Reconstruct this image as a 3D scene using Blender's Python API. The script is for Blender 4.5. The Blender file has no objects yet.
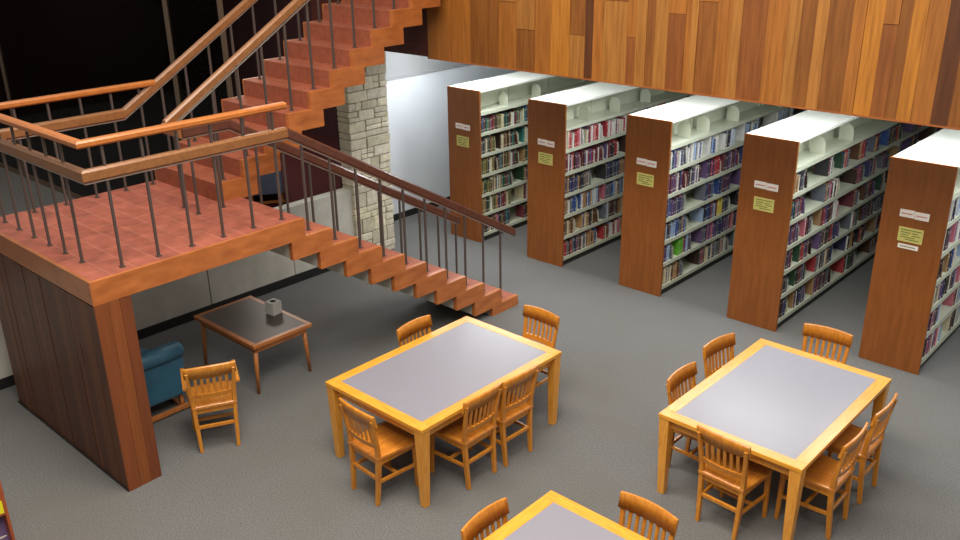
import bpy, bmesh, math, random
from mathutils import Vector, Matrix
random.seed(7)
SC = bpy.context.scene
COL = SC.collection
PI = math.pi

# ------------------------------------------------------------------ helpers
def link(o, parent=None):
    COL.objects.link(o)
    if parent is not None: o.parent = parent
    return o

def tag(o, label=None, cat=None, group=None, kind=None):
    if label: o['label'] = label
    if cat: o['category'] = cat
    if group: o['group'] = group
    if kind: o['kind'] = kind
    return o

def empty(name, loc=(0, 0, 0), rz=0, label=None, cat=None, group=None):
    o = bpy.data.objects.new(name, None)
    o.empty_display_size = .1
    o.location = loc; o.rotation_euler = (0, 0, rz)
    link(o)
    return tag(o, label, cat, group)

def box(bm, x0, x1, y0, y1, z0, z1, mi=0, bev=0, col=None):
    vs = [bm.verts.new(p) for p in ((x0,y0,z0),(x1,y0,z0),(x1,y1,z0),(x0,y1,z0),(x0,y0,z1),(x1,y0,z1),(x1,y1,z1),(x0,y1,z1))]
    fs = [bm.faces.new([vs[i] for i in q]) for q in ((3,2,1,0),(4,5,6,7),(0,1,5,4),(1,2,6,5),(2,3,7,6),(3,0,4,7))]
    for f in fs: f.material_index = mi
    if col is not None:
        lay = bm.loops.layers.float_color.get('tint') or bm.loops.layers.float_color.new('tint')
        for f in fs:
            for l in f.loops: l[lay] = (*col, 1)
    if bev:
        es = list({e for f in fs for e in f.edges})
        bmesh.ops.bevel(bm, geom=es, offset=bev, segments=2, profile=.6, affect='EDGES', clamp_overlap=True)
    return vs

def hexa(bm, lo, hi, mi=0, bev=0):
    """prism between two quads (lists of four points)"""
    a = [bm.verts.new(p) for p in lo]; b = [bm.verts.new(p) for p in hi]
    fs = [bm.faces.new(a[::-1]), bm.faces.new(b)]
    for i in range(4):
        j = (i+1) % 4
        fs.append(bm.faces.new((a[i], a[j], b[j], b[i])))
    for f in fs: f.material_index = mi
    if bev:
        es = list({e for f in fs for e in f.edges})
        bmesh.ops.bevel(bm, geom=es, offset=bev, segments=2, profile=.6, affect='EDGES', clamp_overlap=True)

def taper(bm, p0, s0, p1, s1, bev=.004):
    """square-section bar from centre p0 (size sx,sy) to p1"""
    q = lambda p, s: [(p[0]-s[0]/2,p[1]-s[1]/2,p[2]),(p[0]+s[0]/2,p[1]-s[1]/2,p[2]),(p[0]+s[0]/2,p[1]+s[1]/2,p[2]),(p[0]-s[0]/2,p[1]+s[1]/2,p[2])]
    hexa(bm, q(p0, s0), q(p1, s1), bev=bev)

def chain(bm, pts, mi=0):
    """pts: list of (x,y,z,sx,sy); horizontal square sections skinned upward"""
    rings = []
    for x, y, z, sx, sy in pts:
        rings.append([bm.verts.new(p) for p in ((x-sx/2,y-sy/2,z),(x+sx/2,y-sy/2,z),(x+sx/2,y+sy/2,z),(x-sx/2,y+sy/2,z))])
    bm.faces.new(rings[0][::-1]); bm.faces.new(rings[-1])
    for a, b in zip(rings, rings[1:]):
        for i in range(4):
            j = (i+1) % 4
            bm.faces.new((a[i], a[j], b[j], b[i]))

def sweep(bm, pts, w, h, z_off=0, chamfer=.25):
    """box-like rail along a polyline; sections are plumb, mitred in plan"""
    P = [Vector(p) for p in pts]; n = len(P); rings = []
    for i, p in enumerate(P):
        d0 = (P[i]-P[i-1]) if i > 0 else None
        d1 = (P[i+1]-P[i]) if i < n-1 else None
        f = []
        for d in (d0, d1):
            if d is not None:
                v = Vector((d.x, d.y, 0))
                if v.length > 1e-5: f.append(v.normalized())
        t = sum(f, Vector((0,0,0))).normalized()
        side = Vector((t.y, -t.x, 0))
        k = 1.0
        if len(f) == 2: k = 1/max(.3, math.sqrt((1+f[0].dot(f[1]))/2))
        c = min(w, h)*chamfer
        sec = [(-w/2, -h/2+c), (-w/2+c, -h/2), (w/2-c, -h/2), (w/2, -h/2+c), (w/2, h/2-c), (w/2-c, h/2), (-w/2+c, h/2), (-w/2, h/2-c)]
        rings.append([bm.verts.new(p + side*(a*k) + Vector((0, 0, b+z_off))) for a, b in sec])
    bm.faces.new(rings[0]); bm.faces.new(rings[-1][::-1])
    m = len(rings[0])
    for a, b in zip(rings, rings[1:]):
        for i in range(m):
            j = (i+1) % m
            bm.faces.new((a[j], a[i], b[i], b[j]))
    bmesh.ops.recalc_face_normals(bm, faces=bm.faces[:])

def cyl(bm, p0, p1, r0, r1=None, n=12, mi=0):
    r1 = r0 if r1 is None else r1
    a, b = Vector(p0), Vector(p1); d = (b-a).normalized()
    u = d.orthogonal().normalized(); v = d.cross(u)
    A = [bm.verts.new(a+(u*math.cos(2*PI*i/n)+v*math.sin(2*PI*i/n))*r0) for i in range(n)]
    B = [bm.verts.new(b+(u*math.cos(2*PI*i/n)+v*math.sin(2*PI*i/n))*r1) for i in range(n)]
    f = [bm.faces.new(A[::-1]), bm.faces.new(B)]
    for i in range(n):
        j = (i+1) % n
        q = bm.faces.new((A[i], A[j], B[j], B[i])); q.smooth = True; f.append(q)
    for x in f: x.material_index = mi

def obj(name, bm, mats, parent=None, loc=None):
    me = bpy.data.meshes.new(name)
    bmesh.ops.recalc_face_normals(bm, faces=bm.faces[:])
    bm.to_mesh(me); bm.free()
    for m in (mats if isinstance(mats, (list, tuple)) else [mats]): me.materials.append(m)
    o = bpy.data.objects.new(name, me)
    link(o, parent)
    if loc: o.location = loc
    return o

def boxo(name, dims, mat, parent=None, bev=0):
    bm = bmesh.new(); box(bm, *dims, bev=bev)
    return obj(name, bm, mat, parent)

def struct(name, dims, mat, bev=0):
    return tag(boxo(name, dims, mat, None, bev), kind='structure')

def kids(o): return [c for c in bpy.data.objects if c.parent is o]
def copy_tree(o, parent=None, table=None):
    c = o.copy(); COL.objects.link(c)
    if parent is not None: c.parent = parent
    for ch in (table or {}).get(o.name, kids(o)): copy_tree(ch, c)
    return c

# ------------------------------------------------------------------ materials
def srgb(r, g, b):
    f = lambda c: (c/255/12.92) if c/255 <= .04045 else ((c/255+.055)/1.055)**2.4
    return (f(r), f(g), f(b), 1)

def mat(name, col, rough=.5, metal=0, spec=.5, coat=0):
    m = bpy.data.materials.new(name); m.use_nodes = True
    b = m.node_tree.nodes['Principled BSDF']
    b.inputs['Base Color'].default_value = col
    b.inputs['Roughness'].default_value = rough
    b.inputs['Metallic'].default_value = metal
    b.inputs['Specular IOR Level'].default_value = spec
    b.inputs['Coat Weight'].default_value = coat
    b.inputs['Coat Roughness'].default_value = .25
    return m

def noisy(name, c1, c2, scale=(8, 8, 8), rough=.5, detail=5, bump=0, spec=.5, coat=0, lo=.3, hi=.7, tint=False, bscale=None):
    """two-colour procedural noise in object space (stretched for wood grain)"""
    m = mat(name, c1, rough, 0, spec, coat)
    nt = m.node_tree; N = nt.nodes; L = nt.links; b = N['Principled BSDF']
    tc = N.new('ShaderNodeTexCoord'); mp = N.new('ShaderNodeMapping'); mp.inputs['Scale'].default_value = scale
    ns = N.new('ShaderNodeTexNoise'); ns.inputs['Scale'].default_value = 1; ns.inputs['Detail'].default_value = detail
    ns.inputs['Roughness'].default_value = .6
    cr = N.new('ShaderNodeValToRGB')
    cr.color_ramp.elements[0].position = lo; cr.color_ramp.elements[0].color = c1
    cr.color_ramp.elements[1].position = hi; cr.color_ramp.elements[1].color = c2
    L.new(tc.outputs['Object'], mp.inputs['Vector']); L.new(mp.outputs[0], ns.inputs['Vector']); L.new(ns.outputs['Fac'], cr.inputs['Fac'])
    out = cr.outputs['Color']
    if tint:
        at = N.new('ShaderNodeAttribute'); at.attribute_name = 'tint'
        mx = N.new('ShaderNodeMix'); mx.data_type = 'RGBA'; mx.blend_type = 'MULTIPLY'; mx.inputs[0].default_value = 1
        L.new(out, mx.inputs[6]); L.new(at.outputs['Color'], mx.inputs[7]); out = mx.outputs[2]
    L.new(out, b.inputs['Base Color'])
    if bump:
        bp = N.new('ShaderNodeBump'); bp.inputs['Strength'].default_value = bump; bp.inputs['Distance'].default_value = .01
        if bscale:
            n2 = N.new('ShaderNodeTexNoise'); n2.inputs['Scale'].default_value = bscale; n2.inputs['Detail'].default_value = 3
            L.new(tc.outputs['Object'], n2.inputs['Vector']); L.new(n2.outputs['Fac'], bp.inputs['Height'])
        else: L.new(ns.outputs['Fac'], bp.inputs['Height'])
        L.new(bp.outputs[0], b.inputs['Normal'])
    return m

def carpet(name, a, b_, c_):
    m = mat(name, a, .95, 0, .15)
    nt = m.node_tree; N = nt.nodes; L = nt.links; b = N['Principled BSDF']
    tc = N.new('ShaderNodeTexCoord')
    n1 = N.new('ShaderNodeTexNoise'); n1.inputs['Scale'].default_value = 75; n1.inputs['Detail'].default_value = 4; n1.inputs['Roughness'].default_value = .8
    n2 = N.new('ShaderNodeTexNoise'); n2.inputs['Scale'].default_value = .8; n2.inputs['Detail'].default_value = 3
    r1 = N.new('ShaderNodeValToRGB'); r1.color_ramp.elements[0].position = .36; r1.color_ramp.elements[1].position = .64
    r1.color_ramp.elements[0].color = a; r1.color_ramp.elements[1].color = b_
    mx = N.new('ShaderNodeMix'); mx.data_type = 'RGBA'; mx.inputs[7].default_value = c_
    r2 = N.new('ShaderNodeMapRange'); r2.inputs['From Min'].default_value = .35; r2.inputs['From Max'].default_value = .7; r2.inputs['To Max'].default_value = .5
    L.new(tc.outputs['Object'], n1.inputs['Vector']); L.new(tc.outputs['Object'], n2.inputs['Vector'])
    L.new(n1.outputs['Fac'], r1.inputs['Fac']); L.new(n2.outputs['Fac'], r2.inputs['Value'])
    L.new(r1.outputs['Color'], mx.inputs[6]); L.new(r2.outputs[0], mx.inputs[0]); L.new(mx.outputs[2], b.inputs['Base Color'])
    bp = N.new('ShaderNodeBump'); bp.inputs['Strength'].default_value = .35; bp.inputs['Distance'].default_value = .004
    L.new(n1.outputs['Fac'], bp.inputs['Height']); L.new(bp.outputs[0], b.inputs['Normal'])
    return m

def tiles(name, c1, c2, mortar, w, h, msize=.012, rough=.55):
    m = mat(name, c1, rough)
    nt = m.node_tree; N = nt.nodes; L = nt.links; b = N['Principled BSDF']
    tc = N.new('ShaderNodeTexCoord'); br = N.new('ShaderNodeTexBrick')
    br.inputs['Color1'].default_value = c1; br.inputs['Color2'].default_value = c2; br.inputs['Mortar'].default_value = mortar
    br.inputs['Scale'].default_value = 1; br.inputs['Brick Width'].default_value = w; br.inputs['Row Height'].default_value = h
    br.inputs['Mortar Size'].default_value = msize; br.inputs['Mortar Smooth'].default_value = .3
    ns = N.new('ShaderNodeTexNoise'); ns.inputs['Scale'].default_value = 7; ns.inputs['Detail'].default_value = 4
    mx = N.new('ShaderNodeMix'); mx.data_type = 'RGBA'; mx.blend_type = 'OVERLAY'; mx.inputs[0].default_value = .55
    L.new(tc.outputs['Object'], br.inputs['Vector']); L.new(tc.outputs['Object'], ns.inputs['Vector'])
    L.new(br.outputs['Color'], mx.inputs[6]); L.new(ns.outputs['Fac'], mx.inputs[7]); L.new(mx.outputs[2], b.inputs['Base Color'])
    return m

M = {}
M['carpet'] = carpet('grey_carpet', srgb(82,83,84), srgb(119,119,119), srgb(96,92,84))
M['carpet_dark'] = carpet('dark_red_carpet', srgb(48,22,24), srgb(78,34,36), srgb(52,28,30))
M['oak'] = noisy('honey_oak', srgb(204,134,46), srgb(230,164,68), (60,60,7), .34, coat=.3)
M['oak_x'] = noisy('honey_oak_across', srgb(206,136,38), srgb(230,166,60), (7,60,60), .34, coat=.3)
M['oak_y'] = noisy('honey_oak_along', srgb(206,136,38), srgb(232,168,62), (60,7,60), .3, coat=.35)
M['chair'] = noisy('chair_oak', srgb(178,106,30), srgb(208,140,46), (50,50,9), .36, coat=.3)
M['seatw'] = noisy('chair_seat_oak', srgb(174,100,30), srgb(206,134,46), (45,8,45), .34, coat=.35)
M['laminate'] = noisy('grey_laminate', srgb(126,125,136), srgb(134,133,145), (160,160,160), .42, spec=.6, coat=.35)
M['laminate_dark'] = noisy('dark_laminate', srgb(78,70,68), srgb(92,82,78), (120,120,120), .4)
M['teak'] = noisy('brown_table_wood', srgb(158,94,46), srgb(188,118,60), (30,6,30), .4, coat=.2)
M['panel'] = noisy('bookcase_end_veneer', srgb(122,68,22), srgb(144,84,34), (22,22,2.2), .45, detail=7)
M['fascia'] = noisy('stair_fascia_wood', srgb(146,80,36), srgb(182,108,54), (14,4,14), .4, coat=.2)
M['fascia_x'] = noisy('stair_fascia_wood_across', srgb(138,78,36), srgb(164,98,48), (4,14,14), .42, coat=.2)
M['rail'] = noisy('handrail_wood', srgb(118,76,42), srgb(140,92,52), (24,24,24), .35, coat=.3)
M['rail_red'] = noisy('dark_handrail_wood', srgb(74,42,32), srgb(94,54,40), (24,24,24), .28, coat=.5)
M['cap'] = noisy('rail_cap_wood', srgb(160,92,38), srgb(178,106,46), (16,16,16), .35, coat=.3)
M['planks'] = noisy('parapet_plank_wood', (.66,.62,.56,1), (1,1,1,1), (34,34,2.0), .42, detail=8, lo=.34, hi=.62, tint=True, coat=.1)
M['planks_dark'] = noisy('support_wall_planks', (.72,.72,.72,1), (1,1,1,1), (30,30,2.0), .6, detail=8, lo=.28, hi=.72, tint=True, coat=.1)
M['red'] = noisy('red_tread', srgb(130,66,44), srgb(156,84,58), (14,14,14), .6)
M['tile'] = tiles('red_landing_tile', srgb(150,82,64), srgb(140,74,58), srgb(164,102,84), .40, .20, .005)
M['concrete'] = noisy('pale_concrete', srgb(176,174,164), srgb(198,196,186), (3,3,3), .8, bump=.1)
M['white_wall'] = noisy('white_paint', srgb(206,210,216), srgb(214,218,224), (1.2,1.2,1.2), .7)
M['grey_wall'] = noisy('grey_wall_band', srgb(148,149,150), srgb(156,157,158), (1.2,1.2,1.2), .8)
M['ceil'] = noisy('ceiling_paint', srgb(206,206,200), srgb(216,216,210), (1,1,1), .9)
M['black'] = mat('black_vinyl_base', srgb(28,28,30), .5)
M['iron'] = mat('dark_bronze_metal', srgb(84,74,70), .45, .3)
M['steel'] = mat('brushed_steel_strip', srgb(196,190,182), .3, .8)
M['cream'] = mat('cream_enamel_metal', srgb(196,200,180), .45)
M['canopy'] = mat('white_canopy_metal', srgb(232,234,226), .45)
M['kick'] = mat('dark_toe_kick', srgb(44,44,42), .6)
M['stone'] = noisy('limestone', (.70,.69,.66,1), (1,1,1,1), (14,14,14), .9, bump=.8, tint=True, bscale=26)
M['mortar'] = noisy('mortar', srgb(140,134,116), srgb(156,150,132), (20,20,20), .95)
M['dark_wood_shade'] = noisy('dark_wood_and_shade', srgb(74,34,28), srgb(92,44,34), (2,20,20), .5)  # dark wood; on the stair-head strip this tone is painted shade
M['mull'] = mat('bronze_mullion', srgb(84,68,54), .6, 0)
M['vinyl_blue'] = noisy('blue_vinyl', srgb(48,92,116), srgb(58,106,130), (6,6,6), .45)
M['vinyl_slate'] = noisy('slate_blue_upholstery', srgb(92,104,130), srgb(104,116,142), (6,6,6), .6)
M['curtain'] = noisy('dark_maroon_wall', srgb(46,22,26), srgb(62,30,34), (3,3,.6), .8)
M['paper'] = mat('white_card', srgb(236,232,226), .6)
M['pink_ink'] = mat('pink_lettering', srgb(196,120,120), .6)
M['yellow_card'] = noisy('yellow_card', srgb(196,190,104), srgb(208,202,122), (20,20,20), .6)
M['green_ink'] = mat('dark_green_lettering', srgb(104,116,58), .6)
M['box_white'] = mat('white_cardboard', srgb(222,226,222), .6)
M['hole'] = mat('dark_slot', srgb(40,40,42), .8)
M['cart'] = noisy('display_rack_wood', srgb(140,66,34), srgb(168,86,44), (20,20,3), .45)
M['pages'] = mat('book_pages', srgb(222,214,194), .8)
def glass():
    m = bpy.data.materials.new('tinted_window_glass'); m.use_nodes = True
    nt = m.node_tree; N = nt.nodes; L = nt.links; N.clear()
    o = N.new('ShaderNodeOutputMaterial'); mx = N.new('ShaderNodeMixShader'); fr = N.new('ShaderNodeFresnel'); fr.inputs['IOR'].default_value = 1.5
    tr = N.new('ShaderNodeBsdfTransparent'); tr.inputs['Color'].default_value = (.75,.73,.72,1)
    gl = N.new('ShaderNodeBsdfGlossy'); gl.inputs['Roughness'].default_value = .05
    L.new(fr.outputs[0], mx.inputs[0]); L.new(tr.outputs[0], mx.inputs[1]); L.new(gl.outputs[0], mx.inputs[2]); L.new(mx.outputs[0], o.inputs[0])
    return m
M['glass'] = glass()

# ------------------------------------------------------------------ dimensions (metres), solved from the photograph's perspective
H = 1.8626            # landing height
RISE, GO = .1743, .2985
Y_END = 1.99          # landing edge where the lower flight starts
YS, SW, SH = 6.268, .60, 2.162
CASE_X = [-2.377, -.931, .570, 2.063, 3.580]

# ------------------------------------------------------------------ the setting
struct('floor', (-3.6, 9, -5, 12.6, -.1, 0), M['carpet'])
struct('floor_beyond_hall', (-16, -3.6, -5, 3.45, -.1, 0), M['carpet'])
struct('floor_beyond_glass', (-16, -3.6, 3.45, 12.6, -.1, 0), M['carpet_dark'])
# white wall on the left of the stacks: lower face, ledge line and recessed grey band above
struct('wall_left', (-3.6, -3.46, 5.35, 12.5, 0, 2.13), M['white_wall'])
struct('trim_1', (-3.6, -3.45, 5.35, 12.5, 2.13, 2.16), M['grey_wall'])
struct('wall_left_upper', (-3.6, -3.50, 5.35, 12.5, 2.16, 2.8), M['grey_wall'])
struct('baseboard_left', (-3.46, -3.45, 5.35, 12.5, 0, .10), M['black'])
struct('wall_back', (-3.46, 9, 12.5, 12.6, 0, 2.8), M['white_wall'])
struct('ceiling', (-3.6, 9, 5.06, 12.6, 2.8, 3.0), M['ceil'])
struct('floor_upper', (-3.6, 9, 5.06, 12.6, 3.0, 3.78), M['ceil'])
struct('parapet_shadow_strip', (-3.6, -1.38, 4.99, 5.06, 2.8, 3.78), M['dark_wood_shade'])  # stair's shadow on the parapet, put into the strip's dark colour

# parapet of the upper floor: planks of random width, tint and joints
def planks(name, edges, place, z0, z1, mat_, cols, seed, thick=(.018, .028), joints=(.5, 1.3), min_t=0):
    rnd = random.Random(seed); bm = bmesh.new()
    for i, (a, b) in enumerate(zip(edges, edges[1:])):
        z = z0; first = True
        while z < z1 - .01:
            L_ = rnd.uniform(*joints) * (rnd.random()*.7+.3 if first else 1)
            zz = min(z1, z + L_)
            if z1 - zz < .15: zz = z1
            c = cols[i] if (first and cols[i] is not None) else rnd.choice(PAL)
            j = rnd.uniform(.93, 1.07); c = tuple(min(1, v*j) for v in c[:3])
            t = rnd.uniform(*thick)
            box(bm, *place(a+.0008, b-.0008, t), z, zz-.003, col=c)
            z = zz; first = False
    return tag(obj(name, bm, mat_), kind='structure')
S = lambda r, g, b: srgb(r, g, b)[:3]
OR, BR, TAN, RB, BRT, DK = S(160,100,40), S(134,82,34), S(164,110,50), S(136,80,36), S(176,114,40), S(92,52,26)
PAL = [OR, BR, OR, TAN, RB, BRT, OR, BR, OR]
pe = [-1.38,-1.0,-.7,-.28,-.03,.23,.45,.69,.88,.98,1.1,1.38,1.48,1.6,1.69,1.83,2.01,2.07,2.14,2.33,2.47,2.57,2.8,2.99,3.1,3.23,3.33,3.53,3.63,3.77,3.89,3.98,4.09,4.24,4.37,4.5]
pc = [OR,OR,BR,OR,BR,OR,BRT,TAN,DK,OR,TAN,RB,TAN,BR,TAN,RB,OR,TAN,BR,OR,TAN,RB,OR,TAN,BR,TAN,BR,OR,BRT,RB,BR,BRT,OR,DK,BR]
x = 4.5
while x < 8.9:
    x += random.uniform(.1, .25); pe.append(x); pc.append(None)
struct('wall_parapet', (-1.38, 9, 4.985, 5.06, 2.8, 4.78), M['dark_wood_shade'])
planks('wall_parapet_cladding', pe, lambda a, b, t: (a, b, 4.985-t, 4.985), 2.8, 4.78, M['planks'], pc, 5, joints=(.6, 3.2))
struct('trim_3', (-1.38, 9, 4.945, 5.06, 2.788, 2.80), M['fascia_x'])

# wooden wall carrying the outer end of the landing
struct('wall_landing', (-2.18, -.02, .03, .28, 0, H-.2), M['dark_wood_shade'])
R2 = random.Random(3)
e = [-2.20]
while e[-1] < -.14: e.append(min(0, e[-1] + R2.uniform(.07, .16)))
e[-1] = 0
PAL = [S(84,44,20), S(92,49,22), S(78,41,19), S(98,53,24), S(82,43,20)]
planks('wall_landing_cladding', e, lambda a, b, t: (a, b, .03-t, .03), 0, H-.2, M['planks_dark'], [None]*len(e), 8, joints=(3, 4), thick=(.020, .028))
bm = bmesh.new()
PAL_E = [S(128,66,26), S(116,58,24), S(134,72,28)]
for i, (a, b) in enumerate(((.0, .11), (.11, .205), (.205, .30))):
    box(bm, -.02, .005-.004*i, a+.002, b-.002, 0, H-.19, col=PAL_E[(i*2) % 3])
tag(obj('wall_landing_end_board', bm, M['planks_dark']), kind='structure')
struct('baseboard_landing', (-2.2, 0.004, -.006, .0, 0, .02), M['black'])

# low concrete guard wall behind the stairs with panel joints
bm = bmesh.new()
y = -4.9
while y < 4.6:
    y2 = min(4.66, y+1.22)
    box(bm, -2.75, -2.60, y+.008, y2-.008, 0, 1.01, bev=.004); y = y2
box(bm, -2.74, -2.62, -4.9, 4.62, 0, 1.0)
tag(obj('wall_guard', bm, M['concrete']), kind='structure')
struct('baseboard_guard', (-2.60, -2.585, -4.9, 4.63, 0, .11), M['black'])

# dim room behind tinted glass
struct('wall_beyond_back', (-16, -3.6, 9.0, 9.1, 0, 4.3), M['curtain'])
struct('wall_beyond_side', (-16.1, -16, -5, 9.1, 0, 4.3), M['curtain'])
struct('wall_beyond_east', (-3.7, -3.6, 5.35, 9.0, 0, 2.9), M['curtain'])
struct('ceiling_beyond', (-16, -3.6, 3.45, 9.1, 4.3, 4.4), M['dark_wood_shade'])
def window(name, xs, ws):
    w = empty(name, (0, 0, 0)); w['kind'] = 'structure'
    for xx, hw in zip(xs, ws):
        boxo('mullion', (xx-hw, xx+hw, 3.44, 3.50, 0, 4.3), M['mull'], w)
    for i in range(len(xs)-1):
        a = xs[i]+ws[i]; b = xs[i+1]-ws[i+1]
        boxo('pane', (a, b, 3.465, 3.475, .08, 4.22), M['glass'], w)
        boxo('sill', (a, b, 3.44, 3.50, 0, .08), M['mull'], w)
        boxo('head', (a, b, 3.44, 3.50, 4.22, 4.3), M['mull'], w)
window('window_1', (-15.95, -10.45, -4.60, -3.35), (.05, .035, .035, .015))

# ------------------------------------------------------------------ staircase
st = empty('staircase', (-1, 1, 0), 0, 'switchback staircase with red tiled landing, orange wood step ends and two flights', 'staircase')
def sp(name, dims, m, parent=None, bev=0):
    """part of the staircase given in world coordinates"""
    x0, x1, y0, y1, z0, z1 = dims
    o = boxo(name, (x0+1, x1+1, y0-1, y1-1, z0, z1) if parent is None else dims, m, st if parent is None else parent, bev)
    return o
sp('landing_slab', (-2.17, -.03, .30, Y_END-.02, H-.19, H-.03), M['concrete'])
sp('landing_slab', (-2.17, -.03, .03, .30, H-.19, H-.03), M['concrete'])
sp('landing_floor', (-2.19, -.03, .03, Y_END, H-.03, H), M['tile'])
sp('landing_fascia', (-.03, 0, 0, Y_END, H-.19, H+.004), M['fascia'], bev=.003)
sp('landing_fascia', (-2.2, -.03, 0, .03, H-.19, H+.004), M['fascia_x'], bev=.003)
def step(xa, xb, y0, y1, top, riser=None):
    """one solid step: concrete core, red tread, wood end faces"""
    ex, ey = xa+1, 0
    core = sp('step', (xa+.03, xb-.056, y0+.012, y1-.006, top-.188, top-.028), M['concrete'])
    bm = bmesh.new(); box(bm, xa+1.03, xb+1-.056, y0-1+.002, y1-1, top-.028, top, bev=.004)
    obj('tread', bm, M['red'], core)
    if riser:
        bm = bmesh.new(); box(bm, xa+1.03, xb+1-.056, y0-1, y0-1+.012, top-.188, top-.028); obj('riser', bm, M['red'], core)
    for (a, b) in ((xb-.055, xb), (xa, xa+.03)):
        bm = bmesh.new(); box(bm, a+1, b+1, y0-1, y1-1+.001, top-.190, top+.003, bev=.003); obj('side_fascia', bm, M['fascia'], core)
for k in range(1, 11):
    yk = Y_END + k*GO; top = H - k*RISE
    step(-.95, 0 - .0006*(k % 2), yk-.455, yk, top)
for k in range(1, 11):
    y0 = 1.76 + .29*(k-1)
    step(-2.2, -1.0 - .0006*(k % 2), y0, y0+.435, H + k*RISE, True)
sp('upper_landing', (-2.2, -1.39, 4.66, 4.985, 3.78-.19, 3.78), M['red'])
sp('upper_landing', (-1.39, -1.0, 4.66, 4.945, 3.78-.19, 3.78), M['red'])

# ------------------------------------------------------------------ railings
def post(par, x, y, z0, z1, w=.019, d=.019):
    bm = bmesh.new(); box(bm, x-w/2, x+w/2, y-d/2, y+d/2, z0, z1)
    box(bm, x-.02, x+.02, y-.02, y+.02, z0, z0+.008)
    obj('baluster', bm, M['iron'], par)
def rail(par, name, pts, w, h, z_off, m):
    bm = bmesh.new(); sweep(bm, pts, w, h, z_off); return obj(name, bm, m, par)
XR = -.13
out = empty('stair_railing', (0, 0, 0), 0, 'outer railing of landing and lower flight, orange cap rail ending above the steps', 'railing', None)
ZH, ZC = 2.63, 2.865
rail(out, 'cap_rail', [(-2.07, .17, ZC), (XR, .17, ZC), (XR, 1.98, ZC)], .08, .055, .005, M['cap'])
rail(out, 'handrail', [(-2.07, .17, ZH), (XR, .17, ZH), (XR, 1.97, ZH)], .07, .10, 0, M['rail'])
sl = (ZH-.87)/(5.05-1.97)
h2 = rail(out, 'handrail', [(XR, 1.97, ZH), (XR, 5.04, ZH-3.07*sl)], .07, .10, 0, M['rail_red']); h2['label'] = 'dark red brown sloping handrail'
rail(out, 'steel_strip', [(-2.07, .17, ZH), (XR, .17, ZH), (XR, 1.97, ZH), (XR, 4.97, ZH-3.0*sl)], .035, .012, -.056, M['steel'])
for xx in (-.47, -.77, -1.06, -1.36, -1.67, -1.98): post(out, xx, .17, H, ZC-.035)
for yy in (.33, .64, .94, 1.24, 1.54, 1.84): post(out, XR, yy, H, ZC-.035)
for k in range(1, 11):
    yy = Y_END + k*GO - .17
    post(out, XR, yy, H-k*RISE, ZH-.045-max(0, yy-1.97)*sl)
XI = -.85
inn = empty('stair_railing', (0, 0, 0), 0, 'inner railing of lower flight, dark handrail nearer the stone pier', 'railing', None)
rail(inn, 'handrail', [(-1.13, 1.38, ZH), (XI, 1.38, ZH)], .07, .10, 0, M['rail'])
rail(inn, 'handrail', [(XI, 1.38, ZH), (XI, 1.85, ZH), (XI, 4.86, ZH-3.01*sl)], .07, .10, 0, M['rail_red'])
rail(inn, 'steel_strip', [(XI, 1.38, ZH), (XI, 1.85, ZH), (XI, 4.80, ZH-2.95*sl)], .035, .012, -.056, M['steel'])
for yy in (1.44, 1.70): post(inn, XI, yy, H, ZH-.05)
for k in range(1, 11):
    yy = Y_END + k*GO - .17
    if yy < 4.9: post(inn, XI, yy, H-k*RISE, ZH-.045-max(0, yy-1.85)*sl)
XC = -1.13
upi = empty('stair_railing', (0, 0, 0), 0, 'near railing of the upper flight, orange handrail rising from the middle of the landing', 'railing', None)
s2 = .60
rail(upi, 'handrail', [(XC, 1.38, ZH), (XC, 4.75, ZH+3.37*s2)], .07, .10, .02, M['rail'])
rail(upi, 'steel_strip', [(XC, 1.40, ZH), (XC, 4.74, ZH+3.34*s2)], .035, .012, -.036, M['steel'])
post(upi, XC, 1.46, H, ZH)
for k in range(1, 11):
    yy = 1.76+.29*(k-1)+.14
    post(upi, XC, yy, H+k*RISE, ZH-.02+(yy-1.38)*s2)
XF = -2.07
far = empty('stair_railing', (0, 0, 0), 0, 'far railing of landing and upper flight, running up beside the dark glass', 'railing', None)
rail(far, 'cap_rail', [(XF, .215, ZC), (XF, 1.83, ZC)], .08, .055, .005, M['cap'])
rail(far, 'handrail', [(XF, .21, ZH), (XF, 1.47, ZH), (XF, 4.75, ZH+3.28*s2)], .07, .10, -.01, M['rail'])
rail(far, 'steel_strip', [(XF, .21, ZH), (XF, 1.47, ZH), (XF, 4.74, ZH+3.27*s2)], .035, .012, -.066, M['steel'])
for yy in (.47, .77, 1.07, 1.37, 1.66): post(far, XF, yy, H, ZC-.035 if yy < 1.5 else ZC-.035)
for k in range(1, 11):
    yy = 1.76+.29*(k-1)+.14
    post(far, XF, yy, H+k*RISE, ZH-.05+(yy-1.47)*s2)

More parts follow.
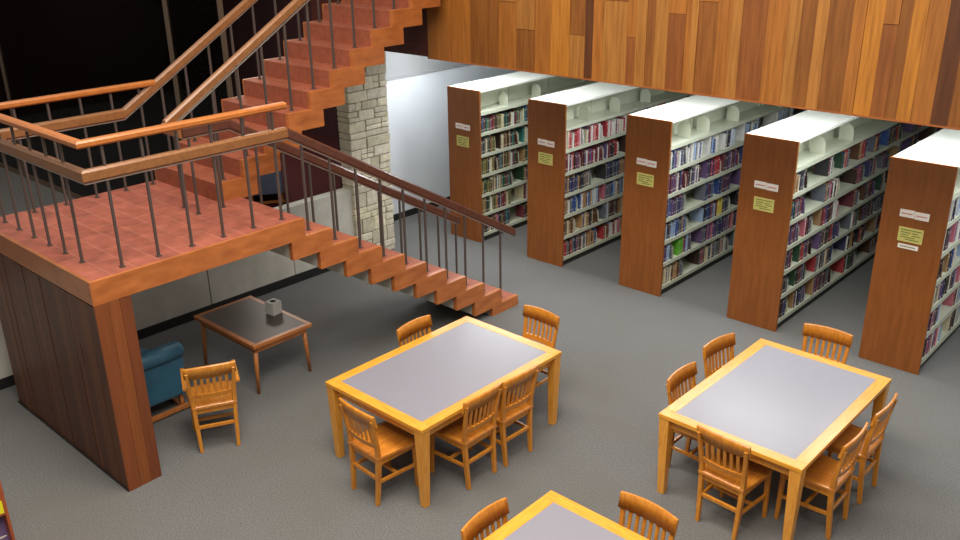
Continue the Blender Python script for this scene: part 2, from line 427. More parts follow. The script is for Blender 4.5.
# ------------------------------------------------------------------ stone pier
pier = empty('stone_pier', (-2.66, 4.97, 0), 0, 'pale rough limestone pier rising behind the stairs beside the white wall', 'pillar')
rnd = random.Random(11)
px0, px1, py0, py1 = -.11, .11, -.33, .35
def top_at(y): return 2.795
bm = bmesh.new(); bs = bmesh.new()
zt = top_at(py0)
box(bm, px0+.012, px1-.012, py0+.012, py1-.012, 0, zt-.01)
obj('mortar_core', bm, M['mortar'], pier)
z = 0
while z < 3.1:
    hh = rnd.choice((.085, .11, .14, .17, .2))
    cuts = [py0]; 
    while cuts[-1] < py1-.001:
        nx = cuts[-1] + rnd.choice((.11, .16, .21, .27, .32))
        if py1-nx < .09: nx = py1
        cuts.append(nx)
    for a, b in zip(cuts, cuts[1:]):
        subs = [(z, z+hh)] if hh < .13 or rnd.random() < .6 else [(z, z+hh*.45), (z+hh*.45, z+hh)]
        for (za, zb) in subs:
            zb = min(zb, top_at(a), top_at(b-.001))
            if zb-za < .03: continue
            t = rnd.uniform(.72, 1.0); w = rnd.uniform(-.03, .03)
            c = (S(226,0,0)[0]*t, S(0,218,0)[1]*t, (S(0,0,196)[2]+w)*t)
            pr = rnd.uniform(0, .022)
            box(bs, px0+(0 if a > py0 else -.004), px1+pr, a+.006-(rnd.uniform(0,.01) if a == py0 else 0), b-.006, za+.005, zb-.005, bev=.011, col=c)
    z += hh
lay = bs.loops.layers.float_color.get('tint')
for f in bs.faces:      # bevel faces take the tint of their stone
    cs = [tuple(l[lay]) for l in f.loops]; best = max(cs, key=lambda c: c[0])
    if best[0] > 0 and min(c[0] for c in cs) == 0:
        for l in f.loops: l[lay] = best
obj('stonework', bs, M['stone'], pier)

# ------------------------------------------------------------------ bookcases
TIERS = [1.86, 1.575, 1.275, .985, .70, .415, .12]     # shelf surfaces, top (bare) first
N_SEC, SEC = 6, .915
CASE_NAME = ['bookcase at white wall', 'second bookcase from white wall', 'middle bookcase', 'fourth bookcase from white wall', 'bookcase farthest from white wall']
CASE_LABEL = ['tall double-sided bookcase by the white wall, partly behind the stair handrails',
 'tall double-sided bookcase with wooden end panel, second from the white wall',
 'tall double-sided bookcase with wooden end panel, middle one of the five',
 'tall double-sided bookcase with half-empty shelves behind the table by the frame right',
 'tall double-sided bookcase cut by the right edge, nearest end panel with three cards']
ROWN = [None, 'top book row', 'second row', 'third row', 'fourth row', 'fifth row', 'bottom row']
def card(name, parent, x0, x1, z0, z1, y, m, ink, lines, skew=0):
    bm = bmesh.new()
    box(bm, x0, x1, y-.004, y, z0, z1)
    for (a, b, c, d) in lines:      # strokes of lettering: fractions of the card
        box(bm, x0+(x1-x0)*a, x0+(x1-x0)*b, y-.0048, y-.004, z0+(z1-z0)*c, z0+(z1-z0)*d, mi=1)
    return obj(name, bm, [m, ink], parent)
boxes = []      # for sight tests
for i, x0 in enumerate(CASE_X):
    L_ = N_SEC*SEC
    b = empty('bookcase', (x0, YS, 0), 0, CASE_LABEL[i], 'bookcase', 'double-sided bookcases in the stacks')
    boxo('end_panel', (0, SW, 0, .03, 0, SH), M['panel'], b, .003)
    boxo('end_panel', (0, SW, L_+.03, L_+.06, 0, SH), M['panel'], b, .003)
    boxo('canopy_top', (.01, SW-.01, .03, L_+.03, SH-.03, SH-.002), M['canopy'], b, .003)
    boxo('back_panel', (SW/2-.01, SW/2+.01, .03, L_+.03, .1, SH-.03), M['cream'], b)
    boxo('toe_kick', (.03, SW-.03, .03, L_+.03, 0, .09), M['kick'], b)
    for s in range(N_SEC):
        ya = .03+s*SEC
        for tz in TIERS:
            bm = bmesh.new()
            box(bm, .015, SW-.012, ya+.004, ya+SEC-.004, tz-.02, tz)
            box(bm, SW-.016, SW-.010, ya+.004, ya+SEC-.004, tz-.042, tz)
            box(bm, .010, .016, ya+.004, ya+SEC-.004, tz-.042, tz)
            obj('shelf', bm, M['cream'], b)
        if s: 
            bm = bmesh.new(); box(bm, SW/2-.03, SW/2+.03, ya-.012, ya+.012, .09, SH-.03); obj('upright', bm, M['cream'], b)
    # call-number cards on the end panel
    cx = .17 if i else .15
    if i == 0: cx = .15
    card('white_card', b, cx, cx+.135, 1.60, 1.675, 0, M['paper'], M['pink_ink'], [(.1,.9,.42,.56)])
    card('white_card', b, cx+.139, cx+.27, 1.595, 1.67, 0, M['paper'], M['pink_ink'], [(.1,.85,.42,.56)])
    card('yellow_card', b, cx+.015, cx+.245, 1.355, 1.50, 0, M['yellow_card'], M['green_ink'],
         [(.08,.92,.80,.86), (.1,.5,.62,.68), (.55,.8,.62,.68), (.12,.42,.46,.52), (.56,.9,.46,.52), (.1,.7,.30,.36), (.3,.86,.15,.21)])
    if i == 4: card('white_card', b, cx+.03, cx+.22, 1.285, 1.33, 0, M['paper'], M['green_ink'], [(.1,.85,.4,.6)])
    boxes.append((x0, x0+SW, YS, YS+L_+.06, 0, SH))

# ------------------------------------------------------------------ camera data (also used to tell which books are in view)
CAM = Vector((6.3405, -2.5603, 4.421)); FPX = 895.15
YAW, PIT, ROL = -.7454, .3834, -.0145
fwd = Vector((math.sin(YAW)*math.cos(PIT), math.cos(YAW)*math.cos(PIT), -math.sin(PIT)))
right = Vector((math.cos(YAW), -math.sin(YAW), 0)); up = right.cross(fwd)
r2 = right*math.cos(ROL)+up*math.sin(ROL); u2 = up*math.cos(ROL)-right*math.sin(ROL)
def px(p):
    d = Vector(p)-CAM; z = d.dot(fwd)
    return 480+FPX*d.dot(r2)/z, 270-FPX*d.dot(u2)/z, z
def blocked(p, skip):
    d = Vector(p)-CAM
    if d.y > 0:                                   # parapet: below its lower edge at Y=4.95
        t = (4.95-CAM.y)/d.y
        if CAM.z+d.z*t > 2.79 and t < 1: return True
    for j, bx in enumerate(boxes):
        if j == skip: continue
        t0, t1 = 0.0, 1.0
        for a in range(3):
            lo, hi = bx[2*a], bx[2*a+1]
            if abs(d[a]) < 1e-9: continue
            ta, tb = (lo-CAM[a])/d[a], (hi-CAM[a])/d[a]
            if ta > tb: ta, tb = tb, ta
            t0, t1 = max(t0, ta), min(t1, tb)
        if t0 < t1: return True
    return False

# ------------------------------------------------------------------ books
COLS = {'white':(214,212,206),'cream':(206,196,164),'tan':(164,130,92),'brown':(96,66,48),'dark brown':(62,44,38),'black':(52,50,56),'navy blue':(58,62,98),'blue':(58,84,142),
 'pale blue':(150,172,204),'slate grey':(104,108,118),'maroon':(112,52,62),'red':(168,58,62),'pink':(196,112,128),'purple':(104,82,122),'dark green':(48,78,58),'bright green':(96,170,50),
 'olive':(118,112,70),'yellow':(214,196,84),'teal':(52,120,110),'orange':(204,116,56)}
CM = {k: noisy('book_cloth_'+k.replace(' ', '_'), srgb(*[min(255, int(c*.92)) for c in v]), srgb(*[min(255, int(c*1.06)) for c in v]), (30,30,30), .5) for k, v in COLS.items()}
def book_geo(bm, cm=0, pm=1, M4=None):
    """unit book, spine on +X, standing on z=0, thickness along Y: two boards, a rounded spine and the page block"""
    n0 = len(bm.verts)
    box(bm, -1, -.02, -.5, -.40, 0, 1, cm); box(bm, -1, -.02, .40, .5, 0, 1, cm)
    ring0, ring1 = [], []
    for q in range(5):
        a = -PI/2 + PI*q/4
        ring0.append(bm.verts.new((-.03+.03*math.cos(a), .5*math.sin(a), 0))); ring1.append(bm.verts.new((-.03+.03*math.cos(a), .5*math.sin(a), 1)))
    for q in range(4):
        f = bm.faces.new((ring0[q], ring0[q+1], ring1[q+1], ring1[q])); f.material_index = cm
    for rr in (ring0[::-1], ring1):
        f = bm.faces.new(rr); f.material_index = cm
    box(bm, -.96, -.035, -.40, .40, .03, .965, pm)
    for q, (za, zb) in enumerate(((.16, .20), (.80, .84))):       # title bands on the spine
        box(bm, -.004, .004, -.30, .30, za, zb, pm)
    if M4 is not None:
        bm.verts.ensure_lookup_table()
        for v in bm.verts[n0:]: v.co = M4 @ v.co
book_mesh = {}
for k in COLS:
    bm = bmesh.new(); book_geo(bm); bmesh.ops.recalc_face_normals(bm, faces=bm.faces[:])
    me = bpy.data.meshes.new('book'); bm.to_mesh(me); bm.free(); me.materials.append(CM[k]); me.materials.append(M['pages']); book_mesh[k] = me
PALS = [['brown','olive','white','tan','dark brown','black','dark green','maroon','cream','slate grey','olive','teal'],
 ['white','navy blue','blue','red','pale blue','maroon','white','slate grey','black','pink','tan','white','cream'],
 ['white','blue','maroon','purple','navy blue','pale blue','slate grey','dark green','navy blue','pink','white','red'],
 ['dark brown','maroon','slate grey','brown','black','navy blue','white','red','purple','dark green','slate grey','tan'],
 ['white','slate grey','pale blue','black','purple','navy blue','white','pink','brown','cream']]
ROWPAL = {(1,1):['white','pink','white','cream','red','white'], (1,2):['maroon','red','purple','black','white','maroon'], (1,3):['navy blue','navy blue','blue','slate grey','black','tan'],
 (1,4):['slate grey','white','pale blue','tan','blue'], (1,5):['tan','brown','slate grey','brown','cream'], (1,6):['brown','red','white','slate grey','pink','tan'],
 (2,1):['white','pale blue','white','blue','slate grey'], (2,2):['maroon','purple','maroon','navy blue','white','black'], (2,3):['purple','slate grey','blue','maroon','navy blue'],
 (2,4):['navy blue','blue','slate grey','pale blue','black'], (2,5):['slate grey','pale blue','purple','pink','navy blue'], (2,6):['tan','brown','cream','slate grey','white','dark brown']}
FILL = [.68, .70, .66, .42, .56]
ORD = 'first second third fourth fifth sixth seventh eighth ninth tenth eleventh twelfth thirteenth fourteenth fifteenth sixteenth seventeenth eighteenth nineteenth'.split()
TENS = {2:'twent', 3:'thirt', 4:'fort', 5:'fift', 6:'sixt', 7:'sevent', 8:'eight', 9:'ninet'}
def ordn(n):        # n from 1
    if n < 20: return ORD[n-1]
    t, u = divmod(n, 10)
    if t > 9: return f'{n}th'
    return TENS[t]+'ieth' if u == 0 else TENS[t]+'y-'+ORD[u-1]
books, ends = [], []
rb = random.Random(23)
for ci, x0 in enumerate(CASE_X):
    xs = x0+SW-.02
    for ti in range(1, 7):
        tz = TIERS[ti]+.001
        pal = ROWPAL.get((ci, ti), PALS[ci]); nb = 0; ne = 0
        for s in range(N_SEC):
            ya, yb = YS+.03+s*SEC+.02, YS+.03+(s+1)*SEC-.015
            fill = min(.95, max(.3, rb.gauss(FILL[ci], .13)))
            split = rb.random() < .55
            runs = []
            if split:
                m = ya+(yb-ya)*rb.uniform(.4, .55)
                runs = [(ya, ya+(m-ya)*fill), (m, m+(yb-m)*fill)]
            else: runs = [(ya, ya+(yb-ya)*fill)]
            for (a, b_) in runs:
                y = a; run_h = rb.uniform(.19, .225)
                while y < b_:
                    t = rb.choice((.016, .021, .026, .032, .04)) * rb.uniform(.9, 1.1)
                    hgt = min(.252, run_h*rb.uniform(.86, 1.14)); dep = rb.uniform(.14, .19)
                    c = rb.choice(pal) if rb.random() < .86 else rb.choice(list(COLS)[:14])
                    special = None
                    if (ci, ti, s) == (2, 5, 0) and .22 < y-ya < .46: c = 'bright green'
                    if (ci, ti, s) == (2, 4, 1) and .35 < y-ya < .5: c = 'yellow'
                    if (ci, ti, s) == (2, 2, 1) and .2 < y-ya < .4: c = 'red'
                    if (ci, ti, s) == (0, 4, 0) and .05 < y-ya < .12: c = 'dark green'
                    lean = 0
                    nb += 1
                    books.append(dict(ci=ci, ti=ti, n=nb, c=c, p=(xs-rb.uniform(0, .02), y+t/2, tz), t=t*.94, h=hgt, d=dep, lean=lean))
                    y += t
                if rb.random() < .4 and y+.05 < yb:      # one leaning book closes the run
                    t, hgt = .022, run_h*.95; nb += 1; ang = rb.uniform(.12, .22)
                    books.append(dict(ci=ci, ti=ti, n=nb, c=rb.choice(pal), p=(xs, y+t/2+hgt*math.sin(ang)+.002, tz), t=t, h=hgt, d=.16, lean=ang))
                    y += hgt*math.sin(ang)+t+.012
                if y+.02 < yb and rb.random() < .8:
                    ne += 1; ends.append(dict(ci=ci, ti=ti, n=ne, y=y+.012))
for b in books:
    c = (b['p'][0], b['p'][1], b['p'][2]+b['h']/2)
    u, v, z = px(c)
    vis = -2 < u < 962 and -2 < v < 542 and not blocked((c[0]+.01, c[1], c[2]), b['ci'])
    b['a'] = (b['t']*b['h']*(FPX/z)**2) if vis else 0
ranked = sorted(books, key=lambda b: -b['a'])
single = [b for b in ranked if b['a'] > 0][:300]; sid = {id(b) for b in single}
SIZE = lambda b: ('tall ' if b['h'] > .238 else 'short ' if b['h'] < .20 else '') + ('thick ' if b['t'] > .034 else 'slim ' if b['t'] < .019 else '')
def case_words(ci): return CASE_NAME[ci]
bm_rest = bmesh.new(); keys = list(COLS)
for b in books:
    T = Matrix.Translation(b['p']) @ Matrix.Rotation(b['lean'], 4, 'X') @ Matrix.Diagonal((b['d'], b['t'], b['h'], 1))
    if id(b) in sid:
        o = bpy.data.objects.new('book', book_mesh[b['c']]); COL.objects.link(o)
        o.location = b['p']; o.rotation_euler = (b['lean'], 0, 0); o.scale = (b['d'], b['t'], b['h'])
        tag(o, f"{SIZE(b)}{b['c']} book, {ordn(b['n'])} from end, {ROWN[b['ti']]}, {case_words(b['ci'])}", 'book', f"books on the {case_words(b['ci'])}")
    elif b['p'][1] < 11.7:
        book_geo(bm_rest, keys.index(b['c']), len(keys), T)
rest = obj('books_further_along', bm_rest, [CM[k] for k in keys]+[M['pages']])
tag(rest, 'rows of further books deeper along the aisles of the stacks', 'books', None, 'stuff')
# bookends: cream rounded plates with a foot
bm = bmesh.new()
prof = [(-.17, 0), (0, 0), (0, .12), (-.012, .155), (-.04, .185), (-.085, .197), (-.13, .185), (-.158, .155), (-.17, .12)]
A = [bm.verts.new((x_, 0, z_)) for x_, z_ in prof]; B = [bm.verts.new((x_, .003, z_)) for x_, z_ in prof]
bm.faces.new(A); bm.faces.new(B[::-1])
for q in range(len(A)): bm.faces.new((A[q], B[q], B[(q+1) % len(A)], A[(q+1) % len(A)]))
box(bm, -.15, -.02, -.0, .07, 0, .002)
bmesh.ops.recalc_face_normals(bm, faces=bm.faces[:])
me_end = bpy.data.meshes.new('bookend'); bm.to_mesh(me_end); bm.free(); me_end.materials.append(M['cream'])
def add_end(ci, ti, n, y, z):
    p = (CASE_X[ci]+SW-.03, y, z); u, v, zz = px((p[0], y, z+.1))
    if not (-2 < u < 962 and -2 < v < 542) or blocked((p[0]+.02, y, z+.1), ci): return
    o = bpy.data.objects.new('bookend', me_end); COL.objects.link(o); o.location = p
    row = ROWN[ti] if ti else 'bare top shelf'
    tag(o, f"cream rounded bookend, {ordn(n)} from end, {row}, {case_words(ci)}", 'bookend', 'bookends on the bookcase shelves')
for e_ in ends: add_end(e_['ci'], e_['ti'], e_['n'], e_['y'], TIERS[e_['ti']]+.001)
for ci, ys in {0:(.62,1.35), 1:(.55,1.25,2.0), 2:(.5,.95,1.7), 3:(.8,1.6,2.5)}.items():
    for n, yy in enumerate(ys): add_end(ci, 0, n+1, YS+yy, TIERS[0]+.001)

# ------------------------------------------------------------------ reading tables
TW, TL = 1.167, 1.746
def reading_table(xn, yn, label):
    """xn,yn: near corner (+X,-Y); origin at the table's centre"""
    t = empty('reading_table', (xn-TW/2, yn+TL/2, 0), 0, label, 'table', 'reading tables in the hall')
    a, b = TW/2, TL/2; w = .095
    boxo('tabletop_border', (-a, a, -b, -b+w, .705, .74), M['oak_x'], t, .004); boxo('tabletop_border', (-a, a, b-w, b, .705, .74), M['oak_x'], t, .004)
    boxo('tabletop_border', (-a, -a+w, -b+w, b-w, .705, .7397), M['oak_y'], t, .004); boxo('tabletop_border', (a-w, a, -b+w, b-w, .705, .7397), M['oak_y'], t, .004)
    boxo('writing_surface', (-a+w, a-w, -b+w, b-w, .708, .7385), M['laminate'], t)
    i = .055
    for (x0, x1, y0, y1) in ((-a+i, a-i, -b+i, -b+i+.022), (-a+i, a-i, b-i-.022, b-i), (-a+i, -a+i+.022, -b+i+.022, b-i-.022), (a-i-.022, a-i, -b+i+.022, b-i-.022)):
        boxo('apron', (x0, x1, y0, y1, .615, .705), M['oak'], t)
    for sx in (-1, 1):
        for sy in (-1, 1):
            bm = bmesh.new(); o_ = .048
            taper(bm, (sx*(a-o_-.004), sy*(b-o_-.004), 0), (.058, .058), (sx*(a-o_), sy*(b-o_), .705), (.088, .088), bev=.005)
            obj('leg', bm, M['oak'], t)
    return t
reading_table(2.022, 1.436, 'grey-topped oak reading table next to the foot of the stairs')
reading_table(4.402, 2.841, 'grey-topped oak reading table by the right bookcases with six chairs')
reading_table(4.39, -.246, 'grey-topped oak reading table cut off by the bottom edge')

# ------------------------------------------------------------------ side chairs
def arc(xv, depth, half): return depth*(xv/half)**2
def make_chair(label, group):
    c = empty('library_chair', (0, 0, 0), 0, label, 'chair', group)
    wb = .19                                     # half spacing of rear posts
    for s in (-1, 1):
        bm = bmesh.new()                         # rear leg running up into the back post
        chain(bm, [(s*.158, -.212, 0, .030, .034), (s*.165, -.196, .22, .034, .038), (s*.172, -.188, .42, .036, .042), (s*.177, -.195, .52, .034, .036), (s*.188, -.222, .68, .031, .028), (s*.196, -.248, .80, .028, .022)])
        bmesh.ops.bevel(bm, geom=[e for e in bm.edges], offset=.003, segments=1, affect='EDGES')
        obj('leg', bm, M['chair'], c)
        bm = bmesh.new(); taper(bm, (s*.188, .185, 0), (.028, .028), (s*.182, .175, .43), (.038, .038), .004)
        obj('leg', bm, M['chair'], c)
        bm = bmesh.new(); hexa(bm, [(s*.165-.01, -.20, .20), (s*.165+.01, -.20, .20), (s*.185+.01, .175, .20), (s*.185-.01, .175, .20)], [(s*.165-.01, -.20, .228), (s*.165+.01, -.20, .228), (s*.185+.01, .175, .228), (s*.185-.01, .175, .228)], bev=.003); obj('stretcher', bm, M['chair'], c)
    bm = bmesh.new(); box(bm, -.158, .158, -.206, -.184, .225, .255, bev=.003); obj('stretcher', bm, M['chair'], c)
    bm = bmesh.new(); box(bm, -.172, .172, -.02, .002, .200, .226, bev=.003); obj('stretcher', bm, M['chair'], c)
    # saddle seat
    bm = bmesh.new(); nx, ny = 12, 10; grid = []
    for k, zb in ((0, 0), (1, -.028)):
        g = []
        for iy in range(ny+1):
            v = iy/ny; row = []
            for ix in range(nx+1):
                u = ix/nx*2-1
                w = .192+.034*v - (.02*(v-.85)/.15 if v > .85 else 0)
                yy = -.215+.43*v - .02*u*u*(v > .5)*(v-.5)*2
                dish = -.012*max(0, 1-abs(abs(u)-.45)/.45)*max(0, 1-abs(v-.4)/.5)
                edge = -.006 if (ix in (0, nx) or iy in (0, ny)) else 0
                row.append(bm.verts.new((u*w, yy, .455+(dish+edge if k == 0 else zb))))
            g.append(row)
        grid.append(g)
    for k, g in enumerate(grid):
        for iy in range(ny):
            for ix in range(nx):
                q = (g[iy][ix], g[iy][ix+1], g[iy+1][ix+1], g[iy+1][ix])
                f = bm.faces.new(q if k == 0 else q[::-1]); f.smooth = k == 0
    def rim(l): return [l[0][i] for i in range(nx+1)] + [l[j][nx] for j in range(1, ny+1)] + [l[ny][i] for i in range(nx-1, -1, -1)] + [l[j][0] for j in range(ny-1, 0, -1)]
    ra, rb_ = rim(grid[0]), rim(grid[1])
    for q in range(len(ra)):
        j = (q+1) % len(ra); bm.faces.new((ra[q], rb_[q], rb_[j], ra[j]))
    obj('seat', bm, M['seatw'], c)
    bm = bmesh.new()
    box(bm, -.17, .17, .158, .176, .375, .427); box(bm, -.17, .17, -.195, -.178, .375, .427)
    box(bm, -.184, -.168, -.18, .17, .375, .427); box(bm, .168, .184, -.18, .17, .375, .427)
    obj('seat_rail', bm, M['chair'], c)
    # curved crest rail, bowed to the rear, with an arched top edge
    bm = bmesh.new(); n = 14; rings = []
    for i in range(n+1):
        u = i/n*2-1; xx = u*.218; yb_ = -.274+.024*u*u
        zt_ = .858-.010*u*u; zb_ = .742-.004*(1-u*u)
        y1 = yb_; y0 = yb_+.022
        rings.append([bm.verts.new(p) for p in ((xx, y0+.022, zb_), (xx, y1+.022, zb_), (xx, y1, zt_-.006), (xx, y1+.006, zt_), (xx, y0-.004, zt_), (xx, y0, zt_-.006))])
    bm.faces.new(rings[0][::-1]); bm.faces.new(rings[-1])
    for a_, b_ in zip(rings, rings[1:]):
        for q in range(6):
            j = (q+1) % 6; f = bm.faces.new((a_[q], a_[j], b_[j], b_[q])); f.smooth = q in (0, 1, 5)
    obj('crest_rail', bm, M['chair'], c)
    bm = bmesh.new(); rings = []
    for i in range(n+1):
        u = i/n*2-1; xx = u*.175; yb_ = -.225+.022*u*u
        rings.append([bm.verts.new(p) for p in ((xx, yb_+.020, .53), (xx, yb_, .53), (xx, yb_-.008, .575), (xx, yb_+.012, .575))])
    bm.faces.new(rings[0][::-1]); bm.faces.new(rings[-1])
    for a_, b_ in zip(rings, rings[1:]):
        for q in range(4):
            j = (q+1) % 4; bm.faces.new((a_[q], a_[j], b_[j], b_[q]))
    obj('lower_back_rail', bm, M['chair'], c)
    for i in range(6):
        u = (i-2.5)/3.0; xx = u*.155
        yl = -.216+.022*(xx/.18)**2; yt = -.247+.026*(xx/.218)**2
        bm = bmesh.new(); hexa(bm, [(xx-.011, yl-.006, .57), (xx+.011, yl-.006, .57), (xx+.011, yl+.004, .57), (xx-.011, yl+.004, .57)],
                                   [(xx-.013, yt-.005, .76), (xx+.013, yt-.005, .76), (xx+.013, yt+.005, .76), (xx-.013, yt+.005, .76)])
        obj('back_slat', bm, M['chair'], c)
    return c
# seat facing: rz = 0 faces +Y
G1 = 'oak chairs at the table near the stairs'; G2 = 'oak chairs at the right table'; G3 = 'oak chairs at the bottom table'
CH = [
 (1.535, 1.46, -3, 'oak slat-back chair at the near end of the table by the stairs', G1),
 (1.87, 2.038, 90, 'left chair of the adjacent pair along the right side of the table by the stairs', G1),
 (1.89, 2.492, 88, 'right chair of the adjacent pair along the right side of the table by the stairs', G1),
 (.98, 2.59, -88, 'lone oak chair whose back shows past the left side of the table by stairs', G1),
 (1.48, 3.32, 178, 'oak chair at the far end of the stairs table, in front of the bookcases', G1),
 (3.86, 2.96, -3, 'oak chair at the near end of the right table, slatted back toward camera', G2),
 (4.32, 3.37, 90, 'nearer oak chair on the right side of the right table', G2),
 (4.33, 3.95, 90, 'farther oak chair on the right side of the right table', G2),
 (3.35, 3.385, -90, 'nearer oak chair on the left side of the right table', G2),
 (3.30, 4.07, -98, 'farther oak chair on the left side of the right table', G2),
 (3.72, 4.70, 184, 'oak chair at the far end of the right table before the bookcase aisle', G2),
 (3.39, .91, -88, 'oak chair at the left side of the bottom table, only its back showing', G3),
 (3.88, 1.43, 178, 'oak chair at the far end of the bottom table, only its back showing', G3)]
proto = make_chair(CH[0][3], CH[0][4])
pk = kids(proto)
for i, (x, y, a, lab, g) in enumerate(CH):
    if i == 0: c = proto
    else:
        c = proto.copy(); COL.objects.link(c)
        for ch in pk:
            d = ch.copy(); COL.objects.link(d); d.parent = c
    c.location = (x, y, 0); c.rotation_euler = (0, 0, math.radians(a)); tag(c, lab, 'chair', g)

# ------------------------------------------------------------------ under the landing
def armchair():
    c = empty('wooden_armchair', (-.175, .955, 0), math.radians(63), 'wooden slat-back armchair under the landing, beside the wood-clad support wall', 'chair')
    for ch in pk:
        d = ch.copy(); COL.objects.link(d); d.parent = c
    for s in (-1, 1):
        bm = bmesh.new(); box(bm, s*.222-.018, s*.222+.018, -.205, .20, .625, .648, bev=.006); obj('armrest', bm, M['chair'], c)
        bm = bmesh.new(); taper(bm, (s*.218, .165, .43), (.028, .028), (s*.222, .165, .628), (.028, .028)); obj('arm_support', bm, M['chair'], c)
    return c
armchair()
ct = empty('low_table', (-1.03, 1.97, 0), 0, 'low brown wooden table with dark top standing under the landing', 'table')
a, b = .54, .35
for dd in ((-a, a, -b, -b+.05, .515, .552), (-a, a, b-.05, b, .515, .552), (-a, -a+.05, -b+.05, b-.05, .515, .5517), (a-.05, a, -b+.05, b-.05, .515, .5517)):
    boxo('tabletop_border', dd, M['teak'], ct, .004)
boxo('tabletop_surface', (-a+.05, a-.05, -b+.05, b-.05, .52, .5505), M['laminate_dark'], ct)
for (x0, x1, y0, y1) in ((-a+.05, a-.05, -b+.04, -b+.058), (-a+.05, a-.05, b-.058, b-.04), (-a+.04, -a+.058, -b+.058, b-.058), (a-.058, a-.04, -b+.058, b-.058)):
    boxo('apron', (x0, x1, y0, y1, .455, .515), M['teak'], ct)
for sx in (-1, 1):
    for sy in (-1, 1):
        bm = bmesh.new(); cyl(bm, (sx*(a-.06), sy*(b-.035), 0), (sx*(a-.075), sy*(b-.06), .515), .016, .026, 16); obj('leg', bm, M['teak'], ct)
bxo = empty('tissue_box', (-.99, 2.215, .5515), math.radians(8), 'small white box standing on the low table under the landing', 'box')
bm = bmesh.new(); box(bm, -.06, .06, -.06, .06, 0, .135, bev=.004); obj('carton', bm, M['box_white'], bxo)
bm = bmesh.new(); cyl(bm, (0, 0, .1345), (0, 0, .1365), .032, n=20); obj('opening', bm, M['hole'], bxo)

def lounge(loc, rz, label, m, s=1.0):
    """padded armless lounge chair with a rolled top on a wooden sled base; back along local -Y"""
    c = empty('lounge_chair', loc, rz, label, 'chair')
    bm = bmesh.new(); box(bm, -.34*s, .34*s, -.30, .36, .26, .42, bev=.04)
    o = obj('seat_cushion', bm, m, c)
    bm = bmesh.new(); hexa(bm, [(-.34*s, -.36, .16), (.34*s, -.36, .16), (.34*s, -.25, .16), (-.34*s, -.25, .16)], [(-.34*s, -.41, .66), (.34*s, -.41, .66), (.34*s, -.29, .66), (-.34*s, -.29, .66)], bev=.03)
    obj('backrest', bm, m, c)
    bm = bmesh.new(); cyl(bm, (-.34*s, -.365, .645), (.34*s, -.365, .645), .085, n=24)
    bmesh.ops.bevel(bm, geom=[e for e in bm.edges if len(e.link_faces) == 2 and any(len(f.verts) > 4 for f in e.link_faces)], offset=.03, segments=4, affect='EDGES')
    obj('rolled_headrest', bm, m, c)
    for sx in (-1, 1):
        bm = bmesh.new(); box(bm, sx*.30*s-.02, sx*.30*s+.02, -.37, .34, .0, .035, bev=.004); obj('base_runner', bm, M['teak'], c)
        bm = bmesh.new(); taper(bm, (sx*.30*s, -.30, .03), (.035, .04), (sx*.30*s, -.28, .27), (.035, .04)); taper(bm, (sx*.30*s, .28, .03), (.035, .04), (sx*.30*s, .28, .27), (.035, .04)); obj('leg', bm, M['teak'], c)
    bm = bmesh.new(); box(bm, -.34*s, .34*s, -.385, -.35, .02, .06, bev=.004); obj('rear_rail', bm, M['teak'], c)
    return c
lounge((-1.20, .72, 0), math.radians(90), 'blue vinyl lounge chair half hidden behind the wood-clad support wall', M['vinyl_blue'], 1.0)
lounge((-5.95, 5.55, 0), math.radians(57), 'slate blue upholstered chair in the dark room past the stairs', M['vinyl_slate'], .8)

# ------------------------------------------------------------------ display rack cut by the left edge
rk = empty('display_rack', (.35, -1.60, 0), 0, 'wooden display rack cut off at the lower left corner of the frame', 'rack')
boxo('side_board', (-.30, .30, .51, .53, 0, 1.12), M['cart'], rk, .003)
boxo('side_board', (-.30, .30, -.53, -.51, 0, 1.12), M['cart'], rk, .003)
boxo('top_board', (-.30, .30, -.51, .51, 1.10, 1.12), M['cart'], rk, .003)
boxo('back_board', (-.30, -.28, -.51, .51, .02, 1.10), M['cart'], rk)
for zz in (.06, .47): boxo('shelf', (-.28, .28, -.51, .51, zz-.02, zz), M['cart'], rk, .003)
boxo('header_board', (.275, .299, -.51, .51, .72, 1.10), M['cart'], rk, .003)
def cover_book(x, y, z, w, h, m, name, label, extra=None, tilt=-.18):
    bm = bmesh.new()
    box(bm, -.030, -.026, -w/2, w/2, 0, h); box(bm, -.004, 0, -w/2, w/2, 0, h); box(bm, -.030, 0, -w/2-.003, -w/2, 0, h)
    box(bm, -.026, -.004, -w/2, w/2-.004, .004, h-.004, mi=1)
    ms = [m, M['pages']]
    if extra:
        for (a, b_, c, d) in extra: box(bm, 0, .0008, a, b_, c, d, mi=1)
    o = obj(name, bm, ms); o.location = (x, y, z); o.rotation_euler = (0, tilt, 0)
    return tag(o, label, 'book', 'books facing out of the display rack')
cover_book(.60, -1.17, .472, .17, .24, CM['purple'], 'book', 'purple book with white lettering facing out of the corner display rack', [(-.05, .07, .05, .06), (-.05, -.04, .05, .1), (.02, .03, .05, .1)])
bm = bmesh.new(); box(bm, 0, .003, -.11, .04, .0, .095)
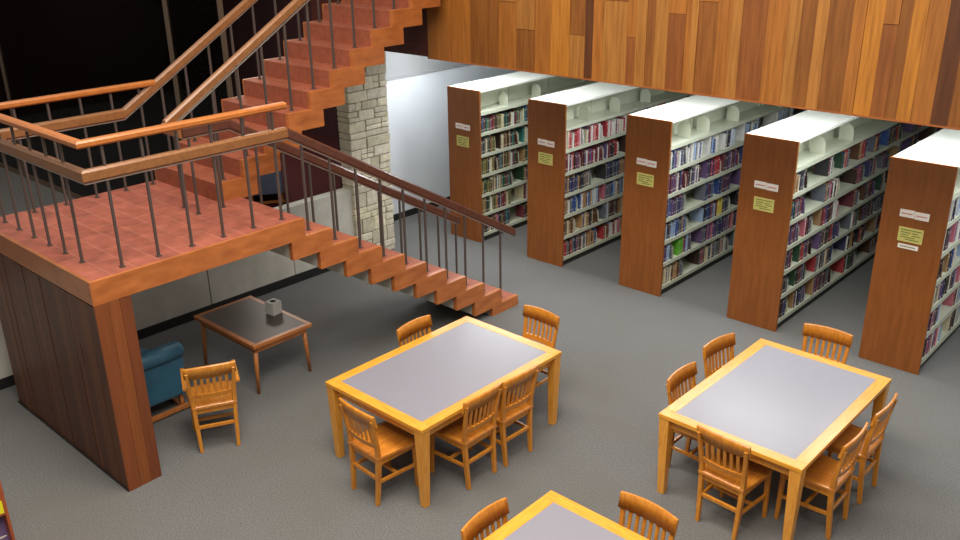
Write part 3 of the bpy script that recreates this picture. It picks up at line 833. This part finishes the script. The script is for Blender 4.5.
ys_ = obj('shelf_sign', bm, mat('yellow_sign', srgb(226,214,30), .5), rk); ys_.location = (.2995, .465, .74)
ys_['label'] = 'bright yellow sign'
cover_book(.60, -1.40, .472, .17, .22, CM['navy blue'], 'book', 'navy blue book facing out of the corner display rack, left of the purple one')

# ------------------------------------------------------------------ lights
def area(name, loc, size, power, col, rot=(0, 0, 0), sy=None):
    l = bpy.data.lights.new(name, 'AREA'); l.energy = power; l.color = col; l.shape = 'RECTANGLE'; l.size = size; l.size_y = sy or size
    o = bpy.data.objects.new(name, l); COL.objects.link(o); o.location = loc; o.rotation_euler = rot
    return o
WARM = (1, .93, .82); COOL = (.93, .97, 1)
area('hall_overhead_light', (2.5, .8, 7.2), 4.5, 560, WARM, sy=2.5)
area('hall_overhead_light', (5.5, -2.0, 7.2), 3.5, 400, WARM, sy=2.5)
area('added_room_fill', (-7.2, 6.0, 4.2), 2.0, 130, WARM)  # unseen fill light added to brighten the room behind the glass
area('hall_overhead_light', (-7.5, -.5, 7.2), 2.5, 110, WARM)  # fill light added to lift the dark floor beyond the landing
area('hall_overhead_light', (-1.2, .8, 7.2), 2.0, 60, WARM, sy=2.0)
for xx in (-2.5, -1.3, 1.0, 2.4, 3.8, 5.4):
    area('under_floor_lamp', (xx, 6.35, 2.79), 1.2, 36, COOL, sy=.45)
w = bpy.data.worlds.new('World'); SC.world = w; w.use_nodes = True
w.node_tree.nodes['Background'].inputs[0].default_value = (1, .93, .84, 1)
w.node_tree.nodes['Background'].inputs[1].default_value = .32

# ------------------------------------------------------------------ camera
cd = bpy.data.cameras.new('camera'); cam = bpy.data.objects.new('camera', cd); COL.objects.link(cam)
cd.sensor_width = 36; cd.lens = 36*FPX/960; cd.clip_start = .05; cd.clip_end = 100
mw = Matrix.Identity(4)
for c_, v_ in enumerate((r2, u2, -fwd)):
    for r_ in range(3): mw[r_][c_] = v_[r_]
mw.translation = CAM
cam.matrix_world = mw
SC.camera = cam
vs = SC.view_settings
vs.view_transform = 'Standard'; vs.look = 'None'; vs.exposure = .1; vs.gamma = 1; vs.use_curve_mapping = False
